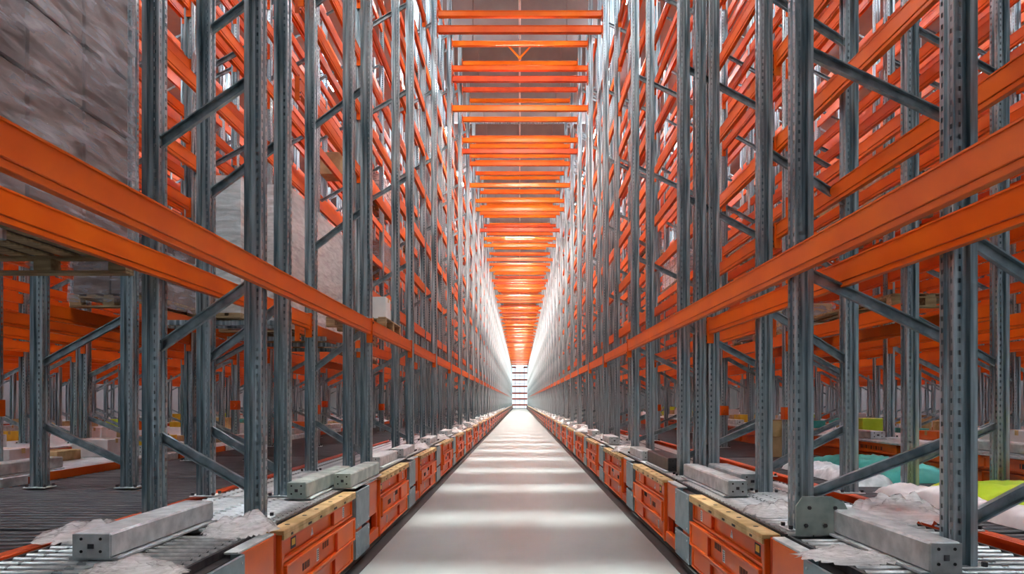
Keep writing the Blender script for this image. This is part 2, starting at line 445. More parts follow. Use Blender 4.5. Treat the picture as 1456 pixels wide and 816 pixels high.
# ------------------------------------------------------------------ cross ties over the aisle
def tie_mesh(xl, xr, h, key):
    mb = MB(); mb.box(-xl, xr, -.05, .05, .0, h, key, .016); mb.cyl((-xl, -.052, .012), (xr, -.052, .012), .011, key, 8); mb.cyl((-xl, -.052, h-.012), (xr, -.052, h-.012), .011, key, 8)
    return mb.mesh('rail')
def plate_mesh(s):
    mb = MB(); mb.box(0, .012, -.09, .09, -.05, .19, 'orange', .002)
    for z in (-.025, .165):
        for y in (-.055, .055): mb.cyl((-.012 if s > 0 else .012, y, z), (0 if s > 0 else .024, y, z), .012, 'steel_light', 6)
    return mb.mesh('end_plate')
TM = {}
PLT = {1: plate_mesh(1), -1: plate_mesh(-1)}
tn = 0
XL, XR = 1.765, 1.775
for i in range(3, len(AL)):
    d = AL[i]
    if i < 3: continue
    if d > 142: break
    if i == 3: continue
    par = i % 2
    hs = [(7.95, .16, 0), (8.28, .13, 0), (9.05, .13, 0), (10.2, .13, 0)] if i == 4 else \
         ([(7.62, .15, 0), (8.38, .15, .02), (8.66, .13, 0), (9.30, .13, 0), (10.6, .13, 0)] if par else [(7.66, .15, 0), (8.0, .14, 0), (8.64, .14, 0), (9.55, .13, 0), (10.35, .13, 0)]) + ([] if i < 7 else [(9.0 if par else 9.1, .14, 0), (9.95 if par else 9.92, .14, 0)])
    for j, (h, th, of) in enumerate(hs):
        zz = CAMZ + h - th/2
        big = d < 30
        hs = sorted(hs); h, th, of = hs[j]; zz = CAMZ+h-th/2; pos = 'topmost' if j == len(hs)-1 else ['lowest', 'second', 'third', 'fourth', 'fifth', 'sixth'][j]
        if i <= 15:
            lab = '%s orange cross tie at the %s tie bay from camera, over the aisle' % (pos, ORD[i-3]); g = None
        else: lab = 'small distant orange cross tie spanning high over the aisle'; g = 'distant cross ties over the aisle'
        tk = 'tie_orange_lit' if (i*3+j*5) % 7 < 4 else 'orange' if (i+j) % 3 else 'red_orange'  # tie colours alternate to imitate yellow lit and dark striping
        key = (round(th, 3), big, tk)
        if big:
            r = empty('cross_tie', (0, d, zz)); tag(r, lab, 'tie beam', g)
            if key not in TM: TM[key] = tie_mesh(XL-.015, XR-.015, th, tk)
            child('rail', TM[key], r); child('end_plate', PLT[-1], r, (-XL+.001, 0, 0)); child('end_plate', PLT[1], r, (XR-.013, 0, 0))
            if i == 5 and j == 3:
                mb = MB()
                for sx in (-1, 1): mb.bar((sx*.28, 0, 0), (0, 0, -.30), .04, .04, 'tie_orange_lit')
                mb.box(-.04, .04, -.03, .03, -.33, -.28, 'tie_orange_lit', .005)
                child('v_bracket', mb.mesh('v_bracket'), r)
        else:
            if key not in TM:
                mb = MB(); mb.box(-XL+.002, XR-.002, -.05, .05, 0, th, tk, .016)
                for a in (-XL+.002, XR-.014): mb.box(a, a+.012, -.09, .09, -.04, .17, 'orange')
                TM[key] = mb.mesh('cross_tie')
            o = link('cross_tie', TM[key], None, (0, d, zz)); tag(o, lab, 'tie beam', g)

# ------------------------------------------------------------------ the hall
def slab(name, x0, x1, y0, y1, z0, z1, key, kind='structure'):
    mb = MB(); mb.box(x0, x1, y0, y1, z0, z1, key); o = link(name, mb.mesh(name)); o['kind'] = kind; return o
HX = 26; CZ = CAMZ + 13.0
slab('floor', -HX, HX, -14, END+1, -.3, 0, 'concrete')
mb = MB()
for s in (-1, 1): mb.box(s*1.45, s*HX, -14, END+1, CZ, CZ+.2, 'ceiling')
ycuts = [-14.0]
for i in range(len(AL)-1):
    m_ = (AL[i]+AL[i+1])/2; ycuts += [m_-.4, m_+.4]
ycuts.append(END+1)
for a, b in zip(ycuts[0::2], ycuts[1::2]): mb.box(-1.449, 1.449, a, b, CZ, CZ+.2, 'ceiling')
o = link('ceiling', mb.mesh('ceiling')); o['kind'] = 'structure'
slab('wall_front', -HX, HX, -14.3, -14, 0, CZ, 'sidewall')
slab('wall_left', -HX-.3, -HX, -14, END+1, 0, CZ, 'sidewall')
slab('wall_right', HX, HX+.3, -14, END+1, 0, CZ, 'sidewall')
mb = MB(); mb.box(-HX, -2.2, END, END+.3, 0, CZ, 'wall'); mb.box(2.2, HX, END, END+.3, 0, CZ, 'wall'); mb.box(-2.2, 2.2, END, END+.3, CAMZ+10.5, CZ, 'wall')
o = link('wall_back', mb.mesh('wall_back')); o['kind'] = 'structure'
mb = MB()
for q in range(5): mb.box(-2.2+q*1.08, -2.12+q*1.08, END+.05, END+.15, 0, CAMZ+10.5, 'white')
for q in range(7): mb.box(-2.12, 2.12, END+.05, END+.15, q*1.9, q*1.9+.08, 'white')
o = link('added_window_1', mb.mesh('added_window_1')); o['kind'] = 'structure'  # added window; sky through the opening whitens the end wall
for s in (-1, 1): slab('trim_1' if s < 0 else 'trim_2', s*1.475, s*1.60, -14, END-.5, 0, .006, 'black')  # black strip paints the dark gap under the base, rail groove and shadow
# transverse roof panels, upright grey sheets that hang between the ties
mb = MB(); n = 0
for i in range(3, 46):
    d = AL[i] + .9; m2 = MB()
    for a in range(-2, 2): m2.box(a*1.5+.01, a*1.5+1.49, -.02, .02, -1.5, 0, 'panel')
    m2.box(-3.0, 3.0, -.03, .03, -1.56, -1.5, 'steel'); 
    if n == 0: gm = m2.mesh('roof_panel')
    o = link('ceiling_baffle', gm, None, (0, d, CZ)); o['kind'] = 'structure'; n += 1
# sprinkler pipe
r = empty('sprinkler_pipe', (0, 0, CAMZ+11.6)); tag(r, 'thin white sprinkler pipe running along the ceiling above the cross ties', 'pipe')
mb = MB(); mb.cyl((0, -2, 0), (0, END-.1, 0), .035, 'white', 10); child('pipe', mb.mesh('pipe'), r)
hm = MB(); hm.cyl((0, 0, .035), (0, 0, CZ-CAMZ-11.6), .02, 'white', 8)
hmm = hm.mesh('hanger')
for i in range(3, 40): child('hanger', hmm, r, (0, AL[i]+.7, 0))

# end of the aisle: orange guard rails across the white wall
for j, h in enumerate([-.75, .65, 1.95, 3.55, 5.1, 6.7, 8.0]):
    mb = MB(); mb.box(-1.75, 1.75, -.06, .06, -.17, .17, 'red_orange', .01)
    r = empty('barrier_rail', (0, END-1.0, CAMZ+h)); tag(r, '%s orange rail across the white end wall, counted from the floor' % ORD[j+1], 'rail'); child('rail', mb.mesh('rail'), r)
    pl = MB(); pl.box(-.04, .04, -.08, .08, -.12, .12, 'orange', .01); pme = pl.mesh('end_plate')
    for s in (-1, 1): child('end_plate', pme, r, (s*1.74, 0, 0))

# ------------------------------------------------------------------ luminaires
def lum(x, y, z, L, w, key, label, group, along=False):
    k = (L, w, key)
    if k not in TM:
        a = MB(); a.box(-L/2, L/2, -w/2-.01, w/2+.01, .02, .06, 'white', .01); a.cyl((-L*.35,0,.06),(-L*.35,0,.54 if L > 2 else .1),.006,'steel_light',6); a.cyl((L*.35,0,.06),(L*.35,0,.54 if L > 2 else .1),.006,'steel_light',6)
        b = MB(); b.box(-L/2+.02, L/2-.02, -w/2, w/2, 0, .019, key)
        TM[k] = (a.mesh('housing'), b.mesh('diffuser'))
    r = empty('strip_lamp', (x, y, z), (0, 0, math.pi/2 if along else 0)); tag(r, label, 'lamp', group)
    child('housing', TM[k][0], r); child('diffuser', TM[k][1], r)
for i in range(0, len(AL)-2):
    d = AL[i] + 1.45
    if i == 3: continue
    n = i+1
    lab = 'white strip lamp hanging over the aisle, past the %s frame from camera' % ORD[i+1] if i < 15 else 'small distant strip lamp over the aisle'
    lum(0, d if i < 4 else AL[i]+.10, CAMZ+(8.95 if i < 4 else (7.87 if i == 4 else 7.545 if i % 2 else 7.585) + .16*7.7/AL[i] + .004), 1.5, .07, 'lamp', lab, None if i < 15 else 'distant strip lamps over the aisle')  # beyond the near ones, lamps sit hidden behind ties to light the next
for i in range(4, len(AL)-7):
    lum(0, AL[i]+.10, CAMZ+(8.215 if i == 4 else 8.595 if i % 2 else 8.57)+.16*8.6/AL[i]+.004, 1.5, .07, 'lamp', 'added highlight lamp behind an upper cross tie, %s tie bay from camera' % ORD[i-3] if i < 16 else 'small distant added highlight lamp over the aisle', None if i < 16 else 'distant added highlight lamps')  # second lamp row, added out of sight to put highlights on the ties
for s in (-1, 1):
    for xi, x in enumerate((3.35, 7.35, 12.1, 17.2)):
        for y in range(0, 66 if xi < 2 else 48, 6):
            lum(s*x, y+2.2, CZ-.55, 2.4, .3, 'added_hall_lamp', 'added strip lamp under the ceiling over the %s racking rows' % SIDE[s], 'added ceiling strip lamps over the %s racking' % SIDE[s], True)  # added lamps, fill light for the racking either side of the aisle

# ------------------------------------------------------------------ mobile base units along the aisle
def base_parts(L, mirror):
    """x=0 aisle face, +x into the racking, y=0..L, z=0 floor"""
    P_ = {}
    a = .64*L; b = .82*L; c = L
    def part(name, fn):
        mb = MB(); fn(mb); P_[name] = mb.mesh(name, mirror)
    def chassis(m):
        m.box(.10, 1.22, .02, L-.02, .10, .66, 'base_orange', .01)
        m.box(.03, .09, .0, .06, .07, .72, 'red_orange', .006); m.box(.0, .09, .07, .11, .07, .72, 'base_orange', .006)
        m.box(.05, 1.22, .0, L, .665, .70, 'steel_dark')
    part('chassis', chassis)
    def panel(z0, z1, x):
        def fn(m):
            y0, y1 = .12, a-.01
            m.box(x+.035, x+.06, y0, y1, z0, z1, 'base_orange', .004)
            t = .022
            m.box(x, x+.035, y0, y1, z1-t, z1, 'base_orange', .004); m.box(x, x+.035, y0, y1, z0, z0+t, 'base_orange', .004)
            m.box(x, x+.035, y0, y0+.03, z0+t, z1-t, 'base_orange', .003); m.box(x, x+.035, y1-.03, y1, z0+t, z1-t, 'base_orange', .003)
            ym = y0+(y1-y0)*.68
            m.box(x+.008, x+.035, ym, ym+.02, z0+t, z1-t, 'red_orange', .003)
            m.box(x+.012, x+.035, ym+.02, y1-.03, z0+t, z1-t, 'base_orange', .003)
        return fn
    part('upper_panel', panel(.505, .665, .01)); part('middle_panel', panel(.285, .495, -.02)); part('lower_panel', panel(.085, .27, .0))
    def flange(m):
        m.box(-.02, .10, .06, a, .705, .735, 'beige', .004); m.box(-.02, -.005, .06, a, .672, .705, 'beige', .003)
        for q in range(5):
            yy = .25+q*(a-.35)/5+random.uniform(-.06, .06); ll = random.uniform(.03, .09)
            m.box(-.0215, -.0195, yy, yy+ll, .682, .698, 'black')
            m.cyl((.04, yy+.1, .734), (.04, yy+.1, .7365), .018, 'black', 10)
    part('top_flange', flange)
    def gplate(z0, z1):
        def fn(m):
            m.box(-.025, -.008, a+.01, b, z0, z1, 'blue_grey', .006); m.box(-.008, .05, a+.01, a+.03, z0, z1, 'blue_grey'); m.box(-.008, .05, b-.02, b, z0, z1, 'blue_grey')
            for yy in (a+.05, b-.05):
                for zz in (z0+.04, z1-.04): m.cyl((-.03, yy, zz), (-.024, yy, zz), .008, 'steel_light', 8)
        return fn
    part('grey_cover', gplate(.375, .73)); part('grey_cover_low', gplate(.09, .345))
    def post(m):
        m.box(.02, .06, b+.01, c-.005, .36, .72, 'base_orange', .006); m.box(.0, .06, b+.01, c-.005, .085, .20, 'base_orange', .006)
        m.box(.0, .02, b+.03, b+.05, .36, .72, 'base_orange', .003); m.box(.02, .10, b+.01, c, .72, .735, 'steel_light', .003)
    part('corner_panel', post)
    def wheel(m):
        m.cyl((.0, 0, 0), (.06, 0, 0), .05, 'rubber', 16); m.cyl((-.006, 0, 0), (0, 0, 0), .025, 'steel_light', 12)
    part('wheel', wheel)
    def lab1(m):
        m.box(-.0005, .001, 0, .11, 0, .09, 'black'); m.box(-.002, -.0005, .02, .09, .022, .068, 'yellow')
    part('warning_label', lab1)
    def lab2(m):
        m.box(-.0005, .001, 0, .055, 0, .095, 'white')
        for q in range(5): m.box(-.0015, -.0005, .008, .047, .012+q*.016, .018+q*.016, 'black')
    part('paper_label', lab2)
    def lab3(m):
        x = -.001
        for q in range(9): m.box(x, .001, q*.02, q*.02+(.006 if q % 3 else .011), 0, .055, 'black')
    part('barcode', lab3)
    def lab4(m):
        m.face([(-.001, 0, 0), (-.001, .07, 0), (-.001, .035, .065)], 'white'); m.box(-.002, -.001, .031, .039, .018, .045, 'black')
    part('warning_triangle', lab4)
    return P_
BP = {}
def make_base(s, y0, y1, i, detail):
    L = y1-y0-.01; k = (round(L, 2), s)
    x = 1.56
    if k not in BP: BP[k] = base_parts(L, s < 0)
    Q = BP[k]
    a = .64*L; b = .82*L
    if i <= 14:
        lab = 'orange base unit with ribbed panels and grey cover, %s from camera on the %s' % (ORD[i+1], SIDE[s]); g = None
    else: lab = 'small distant orange base unit at the %s floor edge' % SIDE[s]; g = 'distant base units on the %s' % SIDE[s]
    if not detail:
        fk = k+('far',)
        if fk not in BP:
            m = MB()
            m.box(.10, 1.22, .02, L-.02, .10, .66, 'base_orange'); m.box(.0, .09, .0, .11, .07, .72, 'base_orange'); m.box(.05, 1.22, 0, L, .665, .70, 'steel_dark')
            for z0, z1, xx in ((.505,.665,.01),(.285,.495,-.02),(.085,.27,0)):
                m.box(xx+.03, xx+.06, .12, a, z0, z1, 'base_orange'); m.box(xx, xx+.03, .12, a, z1-.03, z1, 'base_orange'); m.box(xx, xx+.03, .12, a, z0, z0+.03, 'base_orange')
            m.box(-.02, .10, .06, a, .70, .735, 'beige'); m.box(-.025, .05, a, b, .375, .73, 'blue_grey'); m.box(-.025, .05, a, b, .09, .345, 'blue_grey')
            m.box(.02, .06, b, L, .36, .72, 'base_orange'); m.box(0, .06, b, L, .085, .2, 'base_orange')
            m.box(.12, 1.2, 0, L, .705, .735, 'roller'); m.box(.05,.15,.4,.5,0,.1,'rubber')
            BP[fk] = m.mesh('base_unit', s < 0)
        o = link('base_unit', BP[fk], None, (s*x, y0, 0)); tag(o, lab, 'rack base', g); return
    r = empty('base_unit', (s*x, y0, 0)); tag(r, lab, 'rack base', g)
    child('chassis', Q['chassis'], r)
    up = child('panel', Q['upper_panel'], r); mid = child('panel', Q['middle_panel'], r); lo = child('panel', Q['lower_panel'], r)
    fl = child('top_flange', Q['top_flange'], r); tag(fl, 'beige top flange with black marks')
    for nm in ('grey_cover', 'grey_cover_low'): tag(child('cover_plate', Q[nm], r), 'blue grey cover plate')
    child('corner_panel', Q['corner_panel'], r)
    for yy in (.35, L*.5, L-.4): child('wheel', Q['wheel'], r, (s*.12, yy, .051))
    def onp(p, nm, key, y, z, x): child(nm, Q[key], p, (s*x, y, z))
    rr = random.Random(i*7+s)
    xa = a*.68+.12*.32
    onp(up, 'warning_label', 'warning_label', .22+rr.random()*.2, .545, .044)
    onp(up, 'warning_triangle', 'warning_triangle', .75+rr.random()*.1, .55, .044)
    onp(up, 'paper_label', 'paper_label', xa+.28, .54, .021)
    onp(mid, 'barcode', 'barcode', .40+rr.random()*.3, .35, .014); onp(mid, 'paper_label', 'paper_label', .85+rr.random()*.15, .34, .014)
    onp(mid, 'barcode', 'barcode', 1.05+rr.random()*.1, .40, .014)
    onp(lo, 'paper_label', 'paper_label', .5+rr.random()*.5, .13, .034)
for s in (-1, 1):
    D = [-1.6] + [ (4.4 if s < 0 else 4.28) - 3.2, 4.4 if s < 0 else 4.28] + [7.55 if s < 0 else 7.3, 10.6 if s < 0 else 10.4] + [13.8+3.15*i for i in range(0, 46)]
    for i in range(1, len(D)-1):
        make_base(s, D[i], D[i+1], i-1, i <= 8)

# ------------------------------------------------------------------ roller beds on the base units
rm = MB(); rm.cyl((0, 0, 0), (1.0, 0, 0), .022, 'roller', 10); ROLL = {1: rm.mesh('roller'), -1: rm.mesh('roller', True)}
for s in (-1, 1):
    D = [1.1, 4.4, 7.55, 10.6, 13.8, 16.95] if s < 0 else [1.1, 4.28, 7.3, 10.4, 13.8, 16.95]
    for i in range(5):
        L = D[i+1]-D[i]
        r = empty('roller_bed', (s*1.70, D[i]+.02, .703)); tag(r, 'bed of silver rollers on top of the %s base unit from camera, %s side' % (ORD[i+1], SIDE[s]), 'roller bed')
        for j, xx in enumerate((-.03, 1.01)):
            mb = MB(); mb.box(xx, xx+.02, 0, L-.04, 0, .042, 'steel_dark'); child('side_rail', mb.mesh('side_rail', s < 0), r)
        n = int((L-.1)/.095)
        for q in range(n): child('roller', ROLL[s], r, (0, .06+q*.095, .024))

# steel ballast bars beside the posts
def bar_mesh(L, w, h, key, mirror):
    m = MB(); m.box(0, w, 0, L, .012, h, key, .012)
    m.box(-.03, w+.03, .02, L-.02, 0, .011, 'steel_light'); return m.mesh('body', mirror)
def make_bar(s, x, y, z, L, w, h, key, label, group=None, rz=0):
    r = empty('steel_bar', (s*x, y, z), (0, 0, rz)); tag(r, label, 'steel bar', group)
    child('body', bar_mesh(L, w, h, key, s < 0), r)
    m = MB()
    for xx in (.25, .75):
        for zz in (.35, .8): m.cyl((w*xx, -.006, h*zz), (w*xx, .0, h*zz), .008, 'black', 8)
    m.box(.004, w-.004, -.003, .001, .016, h-.004, key); m.box(w*.42, w*.58, -.006, -.002, h*.45, h*.62, 'steel_dark'); child('end_plate', m.mesh('end_plate', s < 0), r)
Z1 = .75
make_bar(-1, 2.13, 3.55, Z1, 1.2, .20, .145, 'steel_light', 'long silver steel box bar at the foot of the first left posts')
make_bar(-1, 1.80, 5.75, Z1, 1.5, .165, .15, 'steel_green', 'grey green steel bar with square end, behind the first left roller bed')
make_bar(-1, 1.595, 6.45, Z1, 1.3, .165, .15, 'steel_green', 'pale green steel block at the beige edge in front of double posts')
make_bar(1, 1.955, 3.25, Z1, 1.65, .155, .16, 'steel_light', 'large silver steel box bar beside the nearest right posts')
make_bar(1, 1.80, 5.9, Z1, 1.6, .17, .15, 'steel_light', 'silver steel bar lying along the right edge before the second post')
make_bar(1, 2.08, 6.42, Z1, 1.12, .22, .15, 'steel_light', 'wide silver steel bar behind another bar, second right bay')
make_bar(1, 1.74, 8.0, Z1, 1.3, .22, .17, 'steel_dark', 'dark ended steel bar between second and third right posts')
make_bar(-1, 1.74, 8.5, Z1, 1.2, .22, .14, 'steel_light', 'silver steel bar on the left edge past the double posts')
for i in range(3, 26):
    for s in (-1, 1):
        d = AL[i] if s < 0 else AR[i]
        near = i < 9
        make_bar(s, 1.72, d-1.5 if i > 3 else d-1.3, Z1, 1.05, .2, .13+.03*random.random(), 'steel_light',
                 ('silver steel bar before the %s post on the %s edge' % (ORD[i], SIDE[s])) if near else 'small distant silver bar on the %s base edge' % SIDE[s], None if near else 'distant silver bars on the %s base edge' % SIDE[s])

# gusset plate at nearest right post
r = empty('gusset_plate', (1.72, 4.25, Z1)); tag(r, 'grey rounded gusset plate with bolts at the foot of the nearest right post', 'bracket')
m = MB()
pts = [(0,0),(.36,0),(.36,.08),(.30,.20),(.22,.24),(.04,.24),(0,.18)]
n = len(pts); m.poly([(x,-.006,z) for x,z in pts]+[(x,.006,z) for x,z in pts], [tuple(range(n)), tuple(range(n,2*n))[::-1]]+[(i,(i+1)%n+0,(i+1)%n+n,i+n)[::-1] for i in range(n)], 'steel_green')
child('plate', m.mesh('plate'), r)
m = MB(); m.cyl((0,-.018,0),(0,-.006,0),.012,'steel_dark',6); bm_ = m.mesh('bolt')
for x, z in ((.06,.06),(.18,.06),(.30,.06),(.08,.17),(.24,.17)): child('bolt', bm_, r, (x, 0, z))

# crumpled film
def heap_mesh(w, l, h, seed, key):
    m = MB(); nx, ny = 18, 18; V = []
    for i in range(nx+1):
        for j in range(ny+1):
            u, v = i/nx*2-1, j/ny*2-1; rr = min(1, math.hypot(u, v))
            base = h*(1-rr**2)**.8 if rr < 1 else 0
            nn = noise.noise(Vector((u*3.1+seed, v*3.1, seed*2.3))); n2 = noise.noise(Vector((u*8+seed, v*8, seed)))
            z = max(.004, base*(.55+.9*abs(nn)) + .05*abs(n2)*(1-rr))
            V.append((u*w/2*(1+.15*nn), v*l/2*(1+.15*n2), z))
    Fc = [(i*(ny+1)+j, (i+1)*(ny+1)+j, (i+1)*(ny+1)+j+1, i*(ny+1)+j+1) for i in range(nx) for j in range(ny)
          if math.hypot((i+.5)/nx*2-1, (j+.5)/ny*2-1) < 1.02]
    m.poly(V, Fc, key); me = m.mesh('film_heap'); me.polygons.foreach_set('use_smooth', [True]*len(me.polygons)); return me
film('film_loose', (.97, .98, .98), .45)
M['film_loose'].node_tree.nodes['Principled BSDF'].inputs['Roughness'].default_value = .1
M['film_loose'].node_tree.nodes['Principled BSDF'].inputs['Coat Weight'].default_value = .6
HM = [heap_mesh(1, 1, 1, k*3.7+1, 'film_loose') for k in range(4)]
def heap(x, y, z, w, l, h, k, label, group=None):
    o = link('film_heap', HM[k % 4], None, (x, y, z), (0, 0, k*1.3)); o.scale = (w, l, h*.6); tag(o, label, 'plastic film', group)
heap(-1.78, 4.38, .75, .42, .55, .20, 0, 'crumpled clear film heap in front of the first left post')
heap(-1.86, 3.25, .75, .50, .5, .16, 1, 'crumpled clear film at the lower left corner of the roller bed')
heap(-2.68, 4.25, .75, .5, .6, .16, 2, 'crumpled film behind the long silver bar, left side')
heap(1.90, 5.1, .75, .45, .5, .16, 2, 'crumpled white film past the nearest right post')
heap(2.62, 4.75, .78, .75, .6, .30, 3, 'big crumpled clear film heap under the leaning right brace')
heap(1.72, 3.6, .75, .30, .5, .12, 1, 'crumpled clear film on the beige edge at lower right')
for i in range(3, 24):
    for s in (-1, 1):
        d = DEP[s][i]; near = i < 8
        heap(s*(1.80+.1*random.random()), d+.55+.5*random.random(), .75, .38, .6, .2+.1*random.random(), i+s,
             ('crumpled white film just past the %s post on the %s' % (ORD[i], SIDE[s])) if near else 'small white film scraps on the %s base edge' % SIDE[s], None if near else 'distant white film on the %s base edge' % SIDE[s])

# ------------------------------------------------------------------ rear edge beam and slatted decks
for s in (-1, 1):
    x0 = 2.88 if s < 0 else 3.12
    zt = DECKZ[s]
    D = [1.5+3.15*i for i in range(0, 12)]
    for i in range(len(D)-1):
        near = i < 6; sn = SIDE[s]
        L = 3.13
        r = empty('edge_beam', (s*x0, D[i], zt-.16)); tag(r, ('low orange edge beam behind the %s base, %s from camera' % (sn, ORD[i+1])) if near else 'small distant low edge beam behind the %s base' % sn, 'edge beam', None if near else 'distant low edge beams on the %s' % sn)
        m = MB(); m.box(0, .08, 0, L, 0, .16, 'red_orange', .006); m.box(-.015, 0, 0, L, .13, .155, 'red_orange'); child('rail', m.mesh('rail', s < 0), r)  # darker red orange puts the shade on this orange beam into its colour
        m = MB(); m.box(.02, .07, .05, .13, -(zt-.16), -.001, 'steel_dark'); child('leg', m.mesh('leg', s < 0), r)
        xe = 5.22 if s < 0 else 4.95
        r = empty('slatted_deck', (s*(x0+.09), D[i], zt-.07)); tag(r, ('dark slatted steel deck between %s rows, %s bay from camera' % (sn, ORD[i+1])) if near else 'distant dark slatted deck between the %s rows' % sn, 'deck', None if near else 'distant slatted decks on the %s' % sn)
        m = MB(); q = .04
        while q < L-.06:
            m.box(0, xe-x0-.1, q, q+.065, .03, .06, 'steel_dark', .006 if i < 3 else 0); q += .115
        child('slats', m.mesh('slats', s < 0), r)
        m = MB()
        for xx in (.05, (xe-x0)/2, xe-x0-.25): m.box(xx, xx+.06, 0, L, -.06, .029, 'steel_dark')
        for xx in (.05, xe-x0-.25): m.box(xx, xx+.06, .3, .38, -(zt-.07), -.061, 'steel_dark')
        child('bearers', m.mesh('bearers', s < 0), r)
# second base, behind the decks
for s in (-1, 1):
    sn = SIDE[s]; x0 = 5.27 if s < 0 else 5.0; zt = B2Z[s]
    D = [2.6+3.2*i for i in range(0, 14)]
    for i in range(len(D)-1):
        L = 3.19; r = empty('base_unit', (s*x0, D[i], 0)); near = i < 6
        tag(r, ('%s second line base unit behind the %s slatted deck, %s from camera' % ('low white edged' if s < 0 else 'tall orange', sn, ORD[i+1])) if near else 'distant second line base unit on the %s' % sn, 'rack base', None if near else 'distant second line base units on the %s' % sn)
        m = MB(); m.box(.05, 1.75, 0, L, .05, zt-.03, 'red_orange'); child('chassis', m.mesh('chassis', s < 0), r)
        m = MB(); m.box(0, 1.75, 0, L, zt-.028, zt-.002, 'steel_light', .003); child('top_plate', m.mesh('top_plate', s < 0), r)
        if s > 0:
            for (z0, z1, xx) in ((zt-.17, zt-.035, .0), (zt-.34, zt-.19, -.02)):
                m = MB(); m.box(xx+.02, xx+.05, .05, L-.05, z0, z1, 'base_orange'); m.box(xx, xx+.02, .05, L-.05, z1-.02, z1, 'base_orange'); m.box(xx, xx+.02, .05, L-.05, z0, z0+.02, 'base_orange')
                m.box(xx, xx+.02, .05, .09, z0, z1, 'base_orange'); m.box(xx, xx+.02, 1.55, 1.6, z0, z1, 'base_orange')
                p = child('panel', m.mesh('panel'), r)
                m = MB()
                for q in range(14): m.box(xx+.018, xx+.0195, .45+q*.045, .45+q*.045+(.012 if q % 3 else .026), z0+.045, z0+.095, 'black')
                child('barcode', m.mesh('barcode'), p)
        else:
            m = MB(); m.box(-.012, .0, .02, 1.5, zt-.10, zt-.005, 'steel_light', .003); m.box(-.012, 0, 1.55, L-.02, zt-.10, zt-.005, 'base_orange', .003); child('edge_plate', m.mesh('edge_plate', True), r)
for s in (-1, 1):
    for x0, x1, nm in ((8.0, 11.2, 'inner'), (13.0, 16.6, 'middle'), (18.6, 20.6, 'outer')):
        r = empty('storage_platform', (s*x0, 4, 0)); tag(r, 'long low %s platform carrying rows on the far %s' % (nm, SIDE[s]), 'platform')
        m = MB(); m.box(.05, x1-x0, 0, 50, .05, .77, 'red_orange'); child('chassis', m.mesh('chassis', s < 0), r)
        m = MB(); m.box(0, x1-x0, 0, 50, .772, .80, 'steel_light'); child('top_plate', m.mesh('top_plate', s < 0), r)

# ------------------------------------------------------------------ loads
def pallet_mesh(w, l):
    m = MB()
    for k in range(3):
        y = -l/2 + k*(l-.1)/2
        m.box(-w/2, w/2, y, y+.1, 0, .02, 'pallet_wood', .003)
        for q in range(3):
            xx = -w/2 + q*(w-.12)/2; m.box(xx, xx+.12, y, y+.1, .021, .099, 'pallet_wood', .003)
    n = max(5, int(w/.16))
    m.box(-w/2, w/2, -l/2, -l/2+.1, .10, .115, 'pallet_wood'); m.box(-w/2, w/2, -.05, .05, .10, .115, 'pallet_wood'); m.box(-w/2, w/2, l/2-.1, l/2, .10, .115, 'pallet_wood')
    for q in range(n):
        xx = -w/2 + q*(w-.1)/(n-1); m.box(xx, xx+.1, -l/2, l/2, .116, .134, 'pallet_wood', .003)
    return m.mesh('pallet')
LC = {}
def make_load(x, y, z, w, l, h, nx, ny, nz, key, label, filmk='film', rnd=0, name='pallet_load', group=None, wrap=True):
    k = (w, l, h, nx, ny, nz, str(key), filmk)
    if k in LC:
        r = copy_tree(LC[k]); r.location = (x, y, z); tag(r, label, None, group); return r
    r = empty(name, (x, y, z)); tag(r, label, 'pallet load', group); LC[k] = r
    child('pallet', pallet_mesh(w, l), r)
    cw, cl, ch = (w-.04)/nx, (l-.04)/ny, (h-.14)/nz
    keys = [key] if isinstance(key, str) else key
    ms = [ (lambda q: (q.box(-cw/2+.004, cw/2-.004, -cl/2+.004, cl/2-.004, .003, ch-.003, kk, .012), q.box(-cw/2+.003, -cw/2+.0045, -.03, .03, .01, ch-.01, 'beige'), q.mesh('carton'))[2])(MB()) for kk in keys]
    for a in range(nx):
        for b in range(ny):
            for c in range(nz):
                if nx > 1 and nz > 1 and 0 < a < nx-1 and 0 < b < ny-1 and c < nz-1: continue
                if rnd and c == nz-1 and (b in (0, ny-1)) and random.random() < .5: continue
                child('carton', random.choice(ms), r, (-w/2+.02+cw*(a+.5), -l/2+.02+cl*(b+.5), .136+ch*c))
    if wrap:
        m = MB(); V = []; N = 40; K = 14
        per = [( -w/2, -l/2), (w/2, -l/2), (w/2, l/2), (-w/2, l/2)]
        for kz in range(K+1):
            z_ = .05 + (h-.03)*kz/K; t_in = 0 if kz < K else .01
            for q in range(N):
                t = q/N*4; e = int(t); u = t-e; p0, p1 = per[e], per[(e+1)%4]
                px, py = p0[0]+(p1[0]-p0[0])*u, p0[1]+(p1[1]-p0[1])*u
                o_ = 1 + (.012+.016*abs(noise.noise(Vector((px*3, py*3, z_*4)))))/max(.5, math.hypot(px, py))
                V.append((px*o_, py*o_, z_))
        Fc = [(kz*N+q, kz*N+(q+1)%N, (kz+1)*N+(q+1)%N, (kz+1)*N+q) for kz in range(K) for q in range(N)]
        n0 = K*N; top = tuple(range(K*N, K*N+N)); m.poly(V, Fc+[top], filmk)
        child('stretch_film', m.mesh('stretch_film'), r)
    return r
ZB = CAMZ + 1.0 + .004
ZS = CAMZ+.86
make_load(-3.20, 3.21, ZS, 1.12, 2.92, 2.9, 2, 6, 7, ['carton_mauve', 'carton_dark', 'carton_mauve'], 'large wrapped load of grey brown cartons at the upper left edge')
make_load(-3.09, 7.30, ZS, .45, .60, 1.44, 1, 1, 4, 'white', 'narrow white wrapped load behind the first left post', 'film_thick')
